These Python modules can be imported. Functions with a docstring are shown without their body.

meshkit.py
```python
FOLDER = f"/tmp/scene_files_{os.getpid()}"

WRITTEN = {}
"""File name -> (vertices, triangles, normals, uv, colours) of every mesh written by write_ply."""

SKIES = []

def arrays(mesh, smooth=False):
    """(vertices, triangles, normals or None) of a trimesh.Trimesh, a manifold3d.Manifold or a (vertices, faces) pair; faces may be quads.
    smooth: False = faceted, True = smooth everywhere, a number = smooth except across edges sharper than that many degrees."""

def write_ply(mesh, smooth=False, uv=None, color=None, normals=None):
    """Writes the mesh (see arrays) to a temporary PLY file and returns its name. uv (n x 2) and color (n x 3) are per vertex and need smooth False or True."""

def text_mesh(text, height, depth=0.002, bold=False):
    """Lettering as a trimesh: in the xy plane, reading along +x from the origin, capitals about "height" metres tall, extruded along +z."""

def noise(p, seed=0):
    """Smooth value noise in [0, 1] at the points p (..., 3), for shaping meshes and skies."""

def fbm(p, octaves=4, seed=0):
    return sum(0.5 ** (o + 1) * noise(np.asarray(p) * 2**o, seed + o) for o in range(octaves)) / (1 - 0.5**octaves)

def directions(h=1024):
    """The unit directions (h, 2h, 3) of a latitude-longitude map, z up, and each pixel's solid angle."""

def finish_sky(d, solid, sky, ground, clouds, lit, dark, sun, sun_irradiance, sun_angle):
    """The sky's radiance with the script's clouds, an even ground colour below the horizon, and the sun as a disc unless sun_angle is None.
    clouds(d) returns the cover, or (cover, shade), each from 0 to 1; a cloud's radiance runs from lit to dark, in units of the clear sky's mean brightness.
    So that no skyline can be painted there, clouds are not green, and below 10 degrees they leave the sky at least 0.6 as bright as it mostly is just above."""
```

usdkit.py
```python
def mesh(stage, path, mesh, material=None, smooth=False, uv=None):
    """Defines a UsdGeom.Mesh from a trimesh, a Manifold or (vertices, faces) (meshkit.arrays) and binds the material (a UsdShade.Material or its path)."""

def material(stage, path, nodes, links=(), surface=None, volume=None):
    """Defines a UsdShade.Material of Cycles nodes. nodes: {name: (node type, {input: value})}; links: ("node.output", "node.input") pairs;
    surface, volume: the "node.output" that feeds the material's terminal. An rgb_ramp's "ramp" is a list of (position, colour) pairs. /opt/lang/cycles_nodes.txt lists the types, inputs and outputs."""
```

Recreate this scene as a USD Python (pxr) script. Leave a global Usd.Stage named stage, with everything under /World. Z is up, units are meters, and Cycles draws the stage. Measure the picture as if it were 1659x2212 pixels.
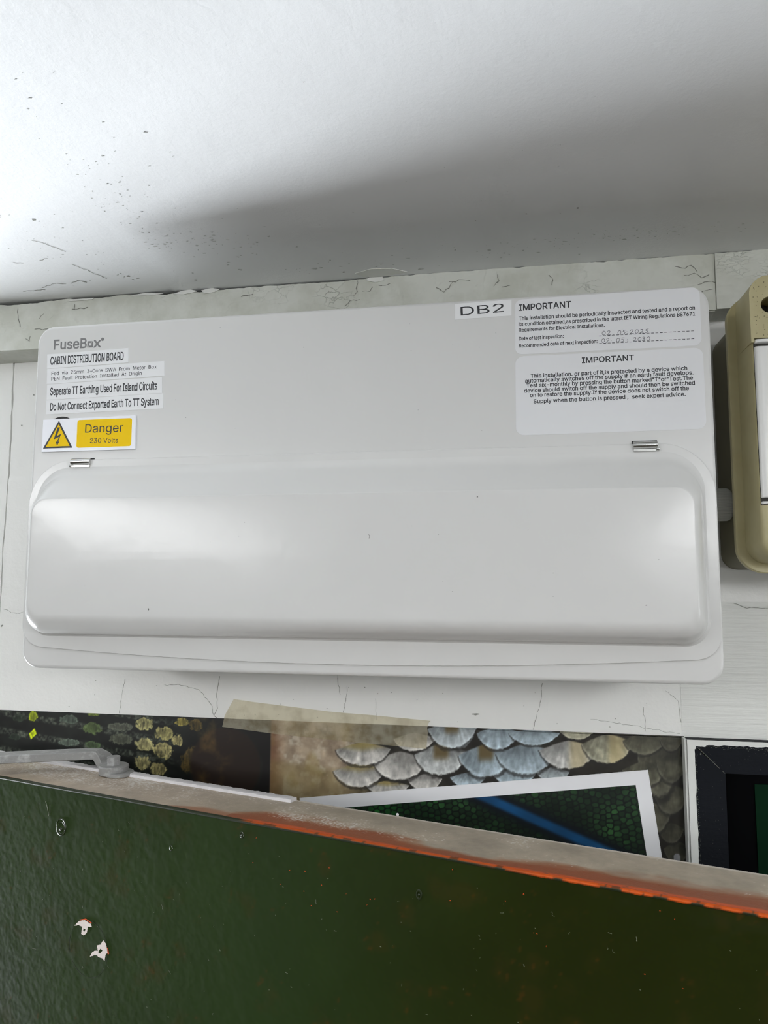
import math, random
import numpy as np, trimesh, usdkit, meshkit
from shapely.geometry import Polygon, LineString, Point, box as sbox
from shapely import affinity
from scipy.spatial import cKDTree
from pxr import Usd, UsdGeom, UsdLux, Gf, Sdf

stage = Usd.Stage.CreateInMemory()
UsdGeom.SetStageUpAxis(stage, UsdGeom.Tokens.z)
UsdGeom.SetStageMetersPerUnit(stage, 1.0)
UsdGeom.Xform.Define(stage, '/World')
Z0 = 1.90            # height of the middle of the fuse board above the floor; shapes below are in mm about that point

# ------------------------------------------------------------------ camera
CAM = np.array([0.10422, -0.45143, Z0 - 0.06203])
yaw, pit, rol = -0.172887, 0.099319, 0.003328
cy_, sy_, cp_, sp_ = math.cos(yaw), math.sin(yaw), math.cos(pit), math.sin(pit)
fwd = np.array([sy_ * cp_, cy_ * cp_, sp_]); right = np.array([cy_, -sy_, 0.0]); up = np.cross(right, fwd)
r2 = right * math.cos(rol) + up * math.sin(rol); u2 = -right * math.sin(rol) + up * math.cos(rol)
cam = UsdGeom.Camera.Define(stage, '/World/camera')
m4 = Gf.Matrix4d(*[float(v) for row in ((*r2, 0), (*u2, 0), (*(-fwd), 0), (*CAM, 1)) for v in row])
cam.AddTransformOp().Set(m4)
cam.CreateHorizontalApertureAttr(36.0); cam.CreateVerticalApertureAttr(36.0 * 2212 / 1659)
cam.CreateFocalLengthAttr(36.0 * 1575 / 1659)
cam.CreateClippingRangeAttr(Gf.Vec2f(0.01, 100))
cam.GetPrim().CreateAttribute('exposure', Sdf.ValueTypeNames.Float).Set(0.0)

# ------------------------------------------------------------------ lights: two ceiling lamps (built at the end, with this value) and daylight through the window
CEIL_LAMP = 24.5
COOL = (0.98, 0.99, 1.0)
# daylight thrown up from the sunlit ground outside the open window, left of the picture
day = UsdLux.RectLight.Define(stage, '/World/daylight')
dc, dt = np.array([-2.9, 0.93, Z0 - 1.65]), np.array([0.0, -0.15, Z0 + 0.1])
dz = (dc - dt) / np.linalg.norm(dc - dt); dx = np.cross([0, 0, 1.0], dz); dx /= np.linalg.norm(dx); dy = np.cross(dz, dx)
day.AddTransformOp().Set(Gf.Matrix4d(*[float(v) for row in ((*dx, 0), (*dy, 0), (*dz, 0), (*dc, 1)) for v in row]))
day.CreateWidthAttr(1.05); day.CreateHeightAttr(1.35); day.CreateIntensityAttr(51.0); day.CreateColorAttr(Gf.Vec3f(0.90, 0.95, 1.0))

# weaker daylight from a window in the right-hand wall
day2 = UsdLux.RectLight.Define(stage, '/World/daylight_right')
day2.AddTransformOp().Set(Gf.Matrix4d(0, 1, 0, 0, 0, 0, 1, 0, 1, 0, 0, 0, 2.26, -1.0, Z0 - 0.35, 1))
day2.CreateWidthAttr(0.9); day2.CreateHeightAttr(0.7); day2.CreateIntensityAttr(5.0); day2.CreateColorAttr(Gf.Vec3f(0.93, 0.97, 1.0))

# ------------------------------------------------------------------ helpers
used = {}
def numbered(parent, name):
    k = used.get((parent, name), 0); used[(parent, name)] = k + 1
    return name if k == 0 else f'{name}_{k:03d}'
ORG = {}
def thing(name, label, cat, loc=(0, 0, 0), group=None, kind=None):
    p = '/World/' + numbered('/World', name)
    x = UsdGeom.Xform.Define(stage, p); L = np.array(loc, float) / 1000.0
    x.AddTranslateOp().Set(Gf.Vec3d(L[0], L[1], L[2] + Z0)); ORG[p] = L + [0, 0, Z0]
    o = x.GetPrim()
    tag(o, label, cat, group, kind)
    return o
def tag(o, label=None, cat=None, group=None, kind=None):
    for k, v in (('label', label), ('category', cat), ('group', group), ('kind', kind)):
        if v: o.SetCustomDataByKey(k, v)
    return o
def tri(mesh):
    return mesh if isinstance(mesh, trimesh.Trimesh) else trimesh.Trimesh(*[np.asarray(a) for a in (mesh[0], quads(mesh[1]))], process=False)
def quads(f):
    f = np.asarray(f)
    return np.vstack([f[:, [0, 1, 2]], f[:, [0, 2, 3]]]) if f.shape[1] == 4 else f
def cat(ms): return trimesh.util.concatenate([tri(m) for m in ms])
def obj(name, mesh, mat, parent=None, smooth=30, color=None, label=None, kind=None):
    """One Mesh prim; vertices in mm about the fuse board's middle."""
    pp = parent.GetPath().pathString if parent is not None else '/World'
    path = pp + '/' + numbered(pp, name)
    mesh = tri(mesh); v = np.asarray(mesh.vertices, float) / 1000.0 + [0, 0, Z0]
    o = np.zeros(3); q = pp
    while q and q != '/World':
        if q in ORG: o = ORG[q]; break
        q = q.rpartition('/')[0]
    mm = trimesh.Trimesh(v - o, mesh.faces, process=False)
    g = usdkit.mesh(stage, path, mm, LOOK[mat], smooth=(True if color is not None else smooth))
    if color is not None:
        UsdGeom.PrimvarsAPI(g).CreatePrimvar('tint', Sdf.ValueTypeNames.Color3fArray, 'vertex').Set([Gf.Vec3f(*map(float, c)) for c in color])
    if label or kind: tag(g.GetPrim(), label, kind=kind)
    return g.GetPrim()

def lin(*c):
    c = np.asarray(c if len(c) == 3 else c[0], float) / 255.0
    return np.where(c <= 0.04045, c / 12.92, ((c + 0.055) / 1.055) ** 2.4)

def bx(x0, x1, y0, y1, z0, z1, bev=0.0):
    if bev <= 0:
        return trimesh.creation.box(bounds=[[x0, y0, z0], [x1, y1, z1]])
    rings = [ring(x0, x1, z0, z1, bev, y1, 3, bev), ring(x0, x1, z0, z1, bev, y1 - bev, 3), ring(x0, x1, z0, z1, bev, y0 + bev, 3), ring(x0, x1, z0, z1, bev, y0, 3, bev)]
    return loft(rings)
def ring(x0, x1, z0, z1, r, y, n=8, inset=0.0):
    """Rounded rectangle in the plane y, r one radius or (tl, tr, br, bl); inset shrinks it."""
    r = (r,) * 4 if np.ndim(r) == 0 else r
    x0, x1, z0, z1 = x0 + inset, x1 - inset, z0 + inset, z1 - inset
    r = [max(a - inset, 0.05) for a in r]
    out = []
    for (cx, cz, a0), q in zip(((x0 + r[0], z1 - r[0], 180), (x1 - r[1], z1 - r[1], 90), (x1 - r[2], z0 + r[2], 0), (x0 + r[3], z0 + r[3], -90)), r):
        for a in np.linspace(a0, a0 - 90, n):
            out.append((cx + q * math.cos(math.radians(a)), y, cz + q * math.sin(math.radians(a))))
    return np.array(out)
def loft(rings, cap0=True, cap1=True):
    n = len(rings[0]); v = np.vstack(rings); f = []
    for i in range(len(rings) - 1):
        a, b = i * n, (i + 1) * n
        for j in range(n):
            k = (j + 1) % n
            f += [(a + j, a + k, b + k), (a + j, b + k, b + j)]
    if cap0:
        v = np.vstack([v, rings[0].mean(0)]); c = len(v) - 1
        f += [(c, (j + 1) % n, j) for j in range(n)]
    if cap1:
        v = np.vstack([v, rings[-1].mean(0)]); c = len(v) - 1; b = (len(rings) - 1) * n
        f += [(c, b + j, b + (j + 1) % n) for j in range(n)]
    t = trimesh.Trimesh(v, f, process=False)
    if t.volume < 0: t.invert()
    return t
def flat(poly, y, t, back=True):
    """A polygon drawn in (x, z), t mm thick, lying on the plane y and facing -y."""
    ps = [p for p in getattr(poly, 'geoms', [poly]) if p.geom_type == 'Polygon' and p.area > 1e-6]
    ms = [trimesh.creation.extrude_polygon(p, t, engine='earcut') for p in ps]
    m = trimesh.util.concatenate(ms)
    v = m.vertices.copy(); m.vertices = np.stack([v[:, 0], y - v[:, 2], v[:, 1]], 1)
    return m
def text(s, a, b, cap, y, bold=False, t=0.05):
    """Lettering from the baseline point a to the baseline point b (x, z), on the plane y."""
    m = meshkit.text_mesh(s, cap, t, bold); v = m.vertices.copy()
    v[:, 0] -= v[:, 0].min(); w = v[:, 0].max(); L = math.hypot(b[0] - a[0], b[1] - a[1])
    ca, sa = (b[0] - a[0]) / L, (b[1] - a[1]) / L
    X = v[:, 0] * L / w
    m.vertices = np.stack([a[0] + X * ca - v[:, 1] * sa, y - v[:, 2], a[1] + X * sa + v[:, 1] * ca], 1)
    return m
def slab(U, V, P, N, t, height=None, edge=None):
    """A board: its front a fine grid P(u, v) (arrays -> points), N its outward normal, t its thickness; height(u, v) is the relief."""
    uu, vv = np.meshgrid(U, V, indexing='ij'); base = P(uu, vv); N = np.asarray(N, float)
    h = np.zeros(uu.shape) if height is None else height(uu, vv)
    fr = (base + N * h[..., None]).reshape(-1, 3); nu, nv = uu.shape
    ix = np.arange(nu * nv).reshape(nu, nv)
    q = np.stack([ix[:-1, :-1], ix[1:, :-1], ix[1:, 1:], ix[:-1, 1:]], -1).reshape(-1, 4)
    loop = np.concatenate([ix[:-1, 0], ix[-1, :-1], ix[:0:-1, -1], ix[0, :0:-1]])
    bk = (base - N * t).reshape(-1, 3)[loop]
    n0 = len(fr); m = len(loop)
    v = np.vstack([fr, fr[loop], bk, bk.mean(0)])
    f = [np.vstack([q[:, [0, 1, 2]], q[:, [0, 2, 3]]])]
    j = np.arange(m); k = (j + 1) % m
    a, b = n0, n0 + m
    f += [np.stack([a + j, b + j, b + k], 1), np.stack([a + j, b + k, a + k], 1), np.stack([b + j, np.full(m, n0 + 2 * m), b + k], 1)]
    f = np.vstack(f)
    t0 = trimesh.Trimesh(v, f, process=False)
    if t0.face_normals[0] @ N < 0: t0.faces = t0.faces[:, ::-1]
    return t0, uu, vv, loop
def slab_colors(col, loop):
    c = col.reshape(-1, 3); e = c[loop]
    return np.vstack([c, e, e, e.mean(0)])
def blob(rng, cx, cz, rx, rz, n=9, j=0.35):
    a = np.sort(rng.uniform(0, 2 * math.pi, n)); r = 1 + rng.uniform(-j, j, n)
    return Polygon([(cx + rx * q * math.cos(t), cz + rz * q * math.sin(t)) for t, q in zip(a, r)]).buffer(0)
def crack(rng, pts, w=0.45, jit=0.35):
    P = [np.array(pts[0], float)]
    for a, b in zip(pts[:-1], pts[1:]):
        a, b = np.array(a, float), np.array(b, float); k = max(2, int(np.linalg.norm(b - a) / 2.2))
        d = (b - a) / np.linalg.norm(b - a); nrm = np.array([-d[1], d[0]])
        for i in range(1, k + 1): P.append(a + (b - a) * i / k + nrm * rng.normal(0, jit) * (i < k))
    polys = []
    for i, (a, b) in enumerate(zip(P[:-1], P[1:])):
        polys.append(LineString([a, b]).buffer(w / 2 * rng.uniform(0.5, 1.25), quad_segs=1))
    from shapely.ops import unary_union
    return unary_union(polys)
def fb(x, y, z=0.0, s=1.0, o=4, seed=0):
    return meshkit.fbm(np.stack(np.broadcast_arrays(x * s, y * s, z * s), -1), o, seed)
def sstep(a, b, x):
    t = np.clip((x - a) / (b - a), 0, 1); return t * t * (3 - 2 * t)

# ------------------------------------------------------------------ materials
LOOK = {}
def look(name, color, rough=0.5, metal=0.0, bump=None, coat=0.0, coat_rough=0.1, vary=None, spec=0.5, tint=False, extra=None, bump_detail=3.0):
    """bump: list of (scale, distance in mm); vary: (scale, second colour, low, high) mixes a second colour in by noise."""
    n = {'p': ('principled_bsdf', {'base_color': tuple(color), 'roughness': rough, 'metallic': metal, 'coat_weight': coat, 'coat_roughness': coat_rough, 'specular_ior_level': spec})}
    l = []
    n['tc'] = ('geometry', {})
    src = None
    if tint:
        n['at'] = ('attribute', {'attribute': 'tint'}); src = 'at.color'
    if vary:
        sc, c2, lo, hi = vary
        n['vn'] = ('noise_texture', {'scale': sc, 'detail': 6.0, 'roughness': 0.6})
        n['vr'] = ('rgb_ramp', {'ramp': [(lo, tuple(color)), (hi, tuple(c2))]})
        l += [('tc.position', 'vn.vector'), ('vn.fac', 'vr.fac')]; src = 'vr.color'
    if src: l.append((src, 'p.base_color'))
    prev = None
    for i, (sc, d) in enumerate(bump or []):
        n[f'bn{i}'] = ('noise_texture', {'scale': sc, 'detail': bump_detail, 'roughness': 0.55})
        n[f'b{i}'] = ('bump', {'strength': 1.0, 'distance': d / 1000.0})
        l += [('tc.position', f'bn{i}.vector'), (f'bn{i}.fac', f'b{i}.height')]
        if prev: l.append((prev, f'b{i}.normal'))
        prev = f'b{i}.normal'
    if extra: prev, src = extra(n, l, prev, src)
    if prev: l.append((prev, 'p.normal'))
    LOOK[name] = usdkit.material(stage, '/World/Looks/' + name, n, l, surface='p.BSDF')

def crazing(scale, stretch, amount, dark, width=0.03):
    """Fine cracks in old paint: the edges of Voronoi cells, only where a broad noise allows them."""
    def f(n, l, prev, src):
        n['mp'] = ('mapping', {'scale': stretch}); n['wn'] = ('noise_texture', {'scale': 160.0, 'detail': 2.0})
        n['ad'] = ('vector_math', {'math_type': 'multiply_add', 'vector2': (0.006, 0.006, 0.006)})
        n['vo'] = ('voronoi_texture', {'feature': 'distance_to_edge', 'scale': scale})
        n['cr'] = ('rgb_ramp', {'ramp': [(0.0, (0, 0, 0)), (width, (1, 1, 1))]})
        n['mk'] = ('noise_texture', {'scale': 22.0, 'detail': 3.0})
        n['mr'] = ('rgb_ramp', {'ramp': [(amount, (1, 1, 1)), (amount + 0.12, (0, 0, 0))]})
        n['mx'] = ('math', {'math_type': 'maximum'})
        n['cm'] = ('mix', {'color1': tuple(dark), 'color2': (0.6, 0.6, 0.57)})
        n['bc'] = ('bump', {'strength': 1.0, 'distance': 0.0003})
        l += [('tc.position', 'wn.vector'), ('wn.color', 'ad.vector1'), ('tc.position', 'ad.vector3'), ('ad.vector', 'mp.vector'), ('mp.vector', 'vo.vector'), ('vo.distance', 'cr.fac'), ('tc.position', 'mk.vector'), ('mk.fac', 'mr.fac'),
              ('cr.color', 'mx.value1'), ('mr.color', 'mx.value2'), ('mx.value', 'cm.fac'), ('mx.value', 'bc.height')]
        if src:
            l[:] = [q for q in l if q != (src, 'p.base_color')]; l.append((src, 'cm.color2'))
        l.append(('cm.color', 'p.base_color'))
        if prev: l.append((prev, 'bc.normal'))
        return 'bc.normal', 'cm.color'
    return f

look('powder_coat', lin(213, 213, 211), 0.30, bump=[(1500, 0.012), (60, 0.05)], spec=0.5)
look('powder_coat_lid', lin(216, 216, 214), 0.2, bump=[(1600, 0.010), (38, 0.2)], spec=0.4)
look('label_white', lin(233, 234, 235), 0.42, bump=[(900, 0.006)])
look('paper_label', lin(225, 226, 228), 0.5, bump=[(1200, 0.01)])
look('sign_white', lin(240, 242, 248), 0.3)
look('sign_yellow', lin(246, 204, 0), 0.45, spec=0.15)
look('ink', (0.022, 0.023, 0.027), 0.5)
look('pen_ink', (0.10, 0.10, 0.12), 0.5)
look('logo_grey', lin(118, 118, 118), 0.5)
look('chrome', (0.62, 0.62, 0.60), 0.18, metal=1.0)
look('dark_slot', (0.02, 0.02, 0.02), 0.7)
look('wall_paint', lin(243, 243, 239), 0.42, bump=[(420, 0.12), (60, 0.5)])
def grain(sx, sz, dist):
    """Brush and wood grain running along x."""
    def f(n, l, prev, src):
        n['gm'] = ('mapping', {'scale': (sx, 60.0, sz)}); n['gn'] = ('noise_texture', {'scale': 1.0, 'detail': 5.0, 'roughness': 0.6})
        n['gb'] = ('bump', {'strength': 1.0, 'distance': dist / 1000.0})
        l += [('tc.position', 'gm.vector'), ('gm.vector', 'gn.vector'), ('gn.fac', 'gb.height')]
        if prev: l.append((prev, 'gb.normal'))
        return 'gb.normal', src
    return f
look('wall_paint_grain', lin(234, 235, 230), 0.45, bump=[(420, 0.06)], extra=grain(18.0, 520.0, 0.5))
look('trim_paint', lin(219, 221, 213), 0.5, bump=[(500, 0.08)], vary=(30, lin(203, 205, 194), 0.42, 0.62), extra=crazing(150.0, (0.55, 1.0, 1.0), 0.55, lin(186, 188, 179), 0.026))
look('trim_paint_crazed', lin(219, 221, 213), 0.5, bump=[(500, 0.08)], vary=(30, lin(206, 208, 198), 0.42, 0.62), extra=crazing(290.0, (0.4, 1.0, 1.3), 0.47, lin(184, 186, 177), 0.03))
look('ceiling_paint', lin(236, 237, 238), 0.38, bump=[(520, 0.16), (45, 0.5)])
look('flake_paint', lin(230, 231, 226), 0.5)
look('crack_dark', lin(132, 133, 125), 0.9)
look('crack_fine', lin(160, 161, 154), 0.9)
look('mildew', lin(196, 197, 195), 0.9)
look('mildew_dark', lin(132, 132, 128), 0.9)
look('dust', lin(95, 95, 92), 0.9)
look('beige_plastic', lin(190, 182, 142), 0.42, bump=[(300, 0.05)], vary=(40, lin(178, 168, 126), 0.40, 0.75))
look('beige_base', lin(104, 99, 74), 0.5, bump=[(300, 0.05)])
look('white_plastic', lin(236, 236, 234), 0.28)
look('grime', lin(70, 62, 45), 0.8)
look('seam_dark', (0.03, 0.028, 0.022), 0.7)
look('gland_plastic', lin(196, 197, 192), 0.5)
look('navy_wood', lin(19, 22, 28), 0.6, spec=0.14, bump=[(420, 0.12)], extra=grain(40.0, 300.0, 0.15))
look('black_glass', (0.002, 0.002, 0.0025), 0.12, spec=0.15)
look('green_card', lin(0, 36, 17), 0.7, spec=0.1)
look('scratch', lin(124, 128, 112), 0.6)
look('print_paper', (0.5, 0.5, 0.5), 0.38, tint=True)
look('tape_edge', lin(196, 188, 160), 0.6)
look('green_gloss', (0.03, 0.05, 0.012), 0.3, tint=True, bump_detail=1.0, bump=[(190, 0.26)], coat=0.5, coat_rough=0.05, spec=0.22)
look('green_edge', lin(36, 46, 22), 0.35, coat=0.4, coat_rough=0.2, spec=0.3)
look('arris_paint', (0.03, 0.05, 0.012), 0.5, tint=True, bump=[(400, 0.2)], spec=0.35)
look('grey_top', (0.3, 0.28, 0.24), 0.45, tint=True, bump=[(350, 0.15), (1400, 0.05)])
look('orange_primer', lin(222, 82, 18), 0.6)
look('white_seal', lin(214, 211, 212), 0.7, bump=[(500, 0.3)])
look('chip_white', lin(232, 220, 214), 0.6)
look('grey_paint_metal', lin(142, 142, 140), 0.4, bump=[(320, 0.25)], vary=(160, lin(176, 176, 175), 0.5, 0.7))
look('plain_wall', lin(140, 138, 132), 0.6)
look('dark_wall', lin(92, 88, 80), 0.6)
look('floor_boards', lin(74, 68, 60), 0.5)
look('lamp_metal', lin(225, 225, 225), 0.4)
def glow(name, strength):
    LOOK[name] = usdkit.material(stage, '/World/Looks/' + name, {'e': ('emission', {'color': COOL, 'strength': strength})}, [], surface='e.emission')
glow('batten_glow', CEIL_LAMP); glow('far_lamp_glow', CEIL_LAMP * 1.1)

LOOK['masking_tape'] = usdkit.material(stage, '/World/Looks/masking_tape', {
    'tc': ('geometry', {}), 'p': ('principled_bsdf', {'roughness': 0.5}), 't': ('transparent_bsdf', {'color': (0.98, 0.97, 0.93)}),
    'n': ('noise_texture', {'scale': 110.0, 'detail': 6.0}), 'r': ('rgb_ramp', {'ramp': [(0.35, tuple(lin(186, 174, 140))), (0.6, tuple(lin(238, 231, 208)))]}),
    'm': ('mix_closure', {'fac': 0.2})},
    [('tc.position', 'n.vector'), ('n.fac', 'r.fac'), ('r.color', 'p.base_color'), ('t.BSDF', 'm.closure1'), ('p.BSDF', 'm.closure2')], surface='m.closure')

# ================================================================== the setting
D = 115.0            # the wall's front plane (y, mm); the fuse board's face is y = 0
CEIL = 178.3
rng = np.random.default_rng(7)

def boards_xz(x0, x1, z0, z1, y, t, step, height=None):
    return slab(np.linspace(x0, x1, max(2, int((x1 - x0) / step))), np.linspace(z0, z1, max(2, int((z1 - z0) / step))),
                lambda u, v: np.stack([u, np.full_like(u, y), v], -1), (0, -1, 0), t, height)[0]

wall = thing('wall_back', 'white painted boarded wall behind the fuse board', 'wall', (0, D, -700), kind='structure')
hb = lambda u, v: 0.25 * (fb(u, v, 0, 0.03, 4, 3) - 0.5)
# main smooth board, with a ragged left edge along the joint
jz = np.array([-1900, -95, -62, -30, 23, 68, 131, 200]); jx = np.array([-329.0, -329.1, -329.4, -329.6, -328.3, -328.3, -329.3, -329.3])
def board_main(u, v):
    x = u.copy(); e = np.interp(v[0], jz, jx) + 1.4 * (fb(v[0], 0.0, 0.0, 0.09, 4, 5) - 0.5)
    x[0] = e; x[1] = np.maximum(x[1], e + 0.5)
    return np.stack([x, np.full_like(u, D), v], -1)
U = np.concatenate([[-329, -328], np.linspace(-325, 1800, 90)]); V = np.concatenate([np.linspace(-1900, -300, 20), np.linspace(-295, 170, 260)])
def small_bumps(u, v):
    h = hb(u, v)
    for (x, z, r, a) in ((-305, 108, 2.6, .5), (-312, 104, 1.6, .5), (-309, 99, 1.6, .3), (-317, 75, 2, .4), (-309, -14, 5, .5), (-322, -100, 2.5, .6), (-318, -110, 2, .5)):
        h = h + a * np.exp(-((u - x) ** 2 + (v - z) ** 2) / r ** 2)
    return h - 0.55 * sstep(28.4, 29.2, v) * (u < -302)
m, _, _, _ = slab(U, V, board_main, (0, -1, 0), 20, small_bumps)
obj('wall_board', m, 'wall_paint', wall)
def board_left(u, v):
    x = u.copy(); e = np.interp(v[0], jz, jx) - 0.75 + 0.9 * (fb(v[0], 0.0, 0.0, 0.12, 4, 9) - 0.5)
    x[-1] = e; x[-2] = np.minimum(x[-2], e - 0.5)
    return np.stack([x, np.full_like(u, D - 0.4), v], -1)
m, _, _, _ = slab(np.concatenate([np.linspace(-450, -335, 16), [-332, -330.4, -330]]), V, board_left, (0, -1, 0), 20, hb)
obj('wall_board', m, 'wall_paint', wall)
obj('wall_board', bx(-2300, -450.2, D, D + 20, -1900, -1150), 'wall_paint', wall)
obj('wall_board', bx(-2300, -1750, D, D + 20, -1149.8, 135), 'wall_paint', wall)
obj('wall_board', bx(1800.2, 2300, D, D + 20, -1900, 135), 'wall_paint', wall)
win = thing('window_1', 'open window left of the fuse board, outside the picture', 'window', (-1100, D, -1150), kind='structure')
obj('frame', bx(-1750, -450, D + 2, D + 45, -1150, -1110), 'flake_paint', win); obj('frame', bx(-1750, -450, D + 2, D + 45, 95, 135), 'flake_paint', win)
obj('frame', bx(-490, -450, D + 2, D + 45, -1109.8, 94.8), 'flake_paint', win); obj('frame', bx(-1750, -1710, D + 2, D + 45, -1109.8, 94.8), 'flake_paint', win)
obj('joint_backing', bx(-345, -315, D + 6, D + 19, -1900, 170), 'crack_dark', wall)
# right-hand boards: a proud one with running grain below, its top edge showing as a line
hg = lambda u, v: 0.5 * (fb(u, v, 0, 0.02, 3, 13) - 0.5) + 0.35 * fb(u * 0.12, v, 0, 0.5, 4, 15)
m = slab(np.concatenate([np.linspace(223.5, 330, 110), np.linspace(340, 1800, 40)]), np.linspace(-170.5, -73.6, 120), lambda u, v: np.stack([u, np.full_like(u, D - .25), v], -1), (0, -1, 0), .4, lambda u, v: hg(u, v) * sstep(223, 236, u))[0]
obj('wall_board', m, 'wall_paint_grain', wall)
# hairline cracks in the paint
ck = [([(-128.7, -136), (-130.9, -152.2), (-129.8, -161.3), (-132.8, -166.8), (-130, -168.6)], .5), ([(-176, -144), (-164.1, -143.2), (-146, -147.1), (-135.8, -157.8), (-132.8, -166.8)], .35), ([(-31.1, -132), (-30.7, -140), (-28.9, -147.4)], .4),
      ([(-23.6, -141.5), (-23.9, -148), (-26.3, -161)], .4), ([(125.7, -135), (124.5, -147), (121.4, -158.4), (118.5, -169)], .4), ([(197.3, -150), (198.5, -167.3)], .3), ([(213, -138), (221.8, -145), (223, -160)], .3), ([(-211, -140), (-213, -150), (-215, -167.8)], .35),
      ([(160, -160), (185, -163), (222, -168)], .25), ([(-326, -84), (-316, -87), (-306, -86)], .4), ([(-1, -150), (0, -166)], .2), ([(262, -74.5), (268, -77), (276, -77.6), (296, -78.2)], .35)]
from shapely.ops import unary_union
obj('paint_crack', flat(unary_union([crack(rng, p, w) for p, w in ck[:-1]]), D - 0.02, 0.14), 'crack_fine', wall)
obj('paint_crack', flat(crack(rng, *ck[-1]), D - .9, 0.3), 'crack_fine', wall)
sp = [blob(rng, rng.uniform(-328, 220), rng.uniform(-166, -140), rng.uniform(.2, .6), rng.uniform(.2, .5), 7) for _ in range(24)] + [blob(rng, -308, 103, .9, .8), blob(rng, -318, 76, .8, .7), blob(rng, -327, -98, 1.0, .9), blob(rng, 76, -159, 2.2, .8)]
obj('speck', flat(unary_union(sp), D - 0.35, 0.2), 'crack_fine', wall, kind='stuff')

# header beam under the ceiling, old crazed paint in uneven layers, its top edge broken along the ceiling joint
gap_x = np.array([-420, -330, -318, -300, -285, -262, -235, -215, -198, -190, -170, -160, -150, -128, -105, -60, -35, -28, -10, 10, 60, 255, 460])
gap_z = np.array([1.4, 1.5, 2.3, 2.4, 1.5, .5, 1.7, .5, .7, 1.9, 2.6, 1.4, 2.4, 1.9, 1.3, 1.3, 1.7, 2.0, 1.0, .7, .35, .5, .5])
def trim_pts(y, z0):
    def f(u, v):
        top = CEIL - np.interp(u[:, 0], gap_x, gap_z) - 0.9 * np.clip(fb(u[:, 0], 0.0, 0.0, 0.16, 4, 21) - 0.45, 0, 1) * 2
        w = (v - z0) / (v.max() - z0)
        return np.stack([u, np.full_like(u, y), z0 + w * (top[:, None] - z0)], -1)
    return f
def layers(u, v):
    n = fb(u, v, 0, 0.055, 5, 31); e = fb(u, v, 2, 0.03, 5, 37)
    return 0.16 * sstep(.46, .475, n) + 0.2 * sstep(.52, .535, e) + 0.12 * fb(u, v, 0, 0.4, 3, 5)
TV = np.linspace(135.8, CEIL, 68)
tr = slab(np.concatenate([np.linspace(-2290, -425, 60), np.linspace(-420, 252, 1000)]), TV, trim_pts(90, 135.8), (0, -1, 0), 24.5, layers)[0]
o = obj('trim_1', tr, 'trim_paint'); tag(o, 'white beam with crazed peeling paint along the top of the wall', 'beam', kind='structure')
def layers2(u, v):
    return layers(u, v) + 0.3 * fb(u * 0.15, v, 0, 0.5, 4, 45)
tr = slab(np.linspace(252.3, 900, 500), TV, trim_pts(88.8, 135.6), (0, -1, 0), 25.7, layers2)[0]
o = obj('trim_2', tr, 'trim_paint_crazed'); tag(o, 'right-hand length of the crazed white beam, slightly proud', 'beam', kind='structure')
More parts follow.
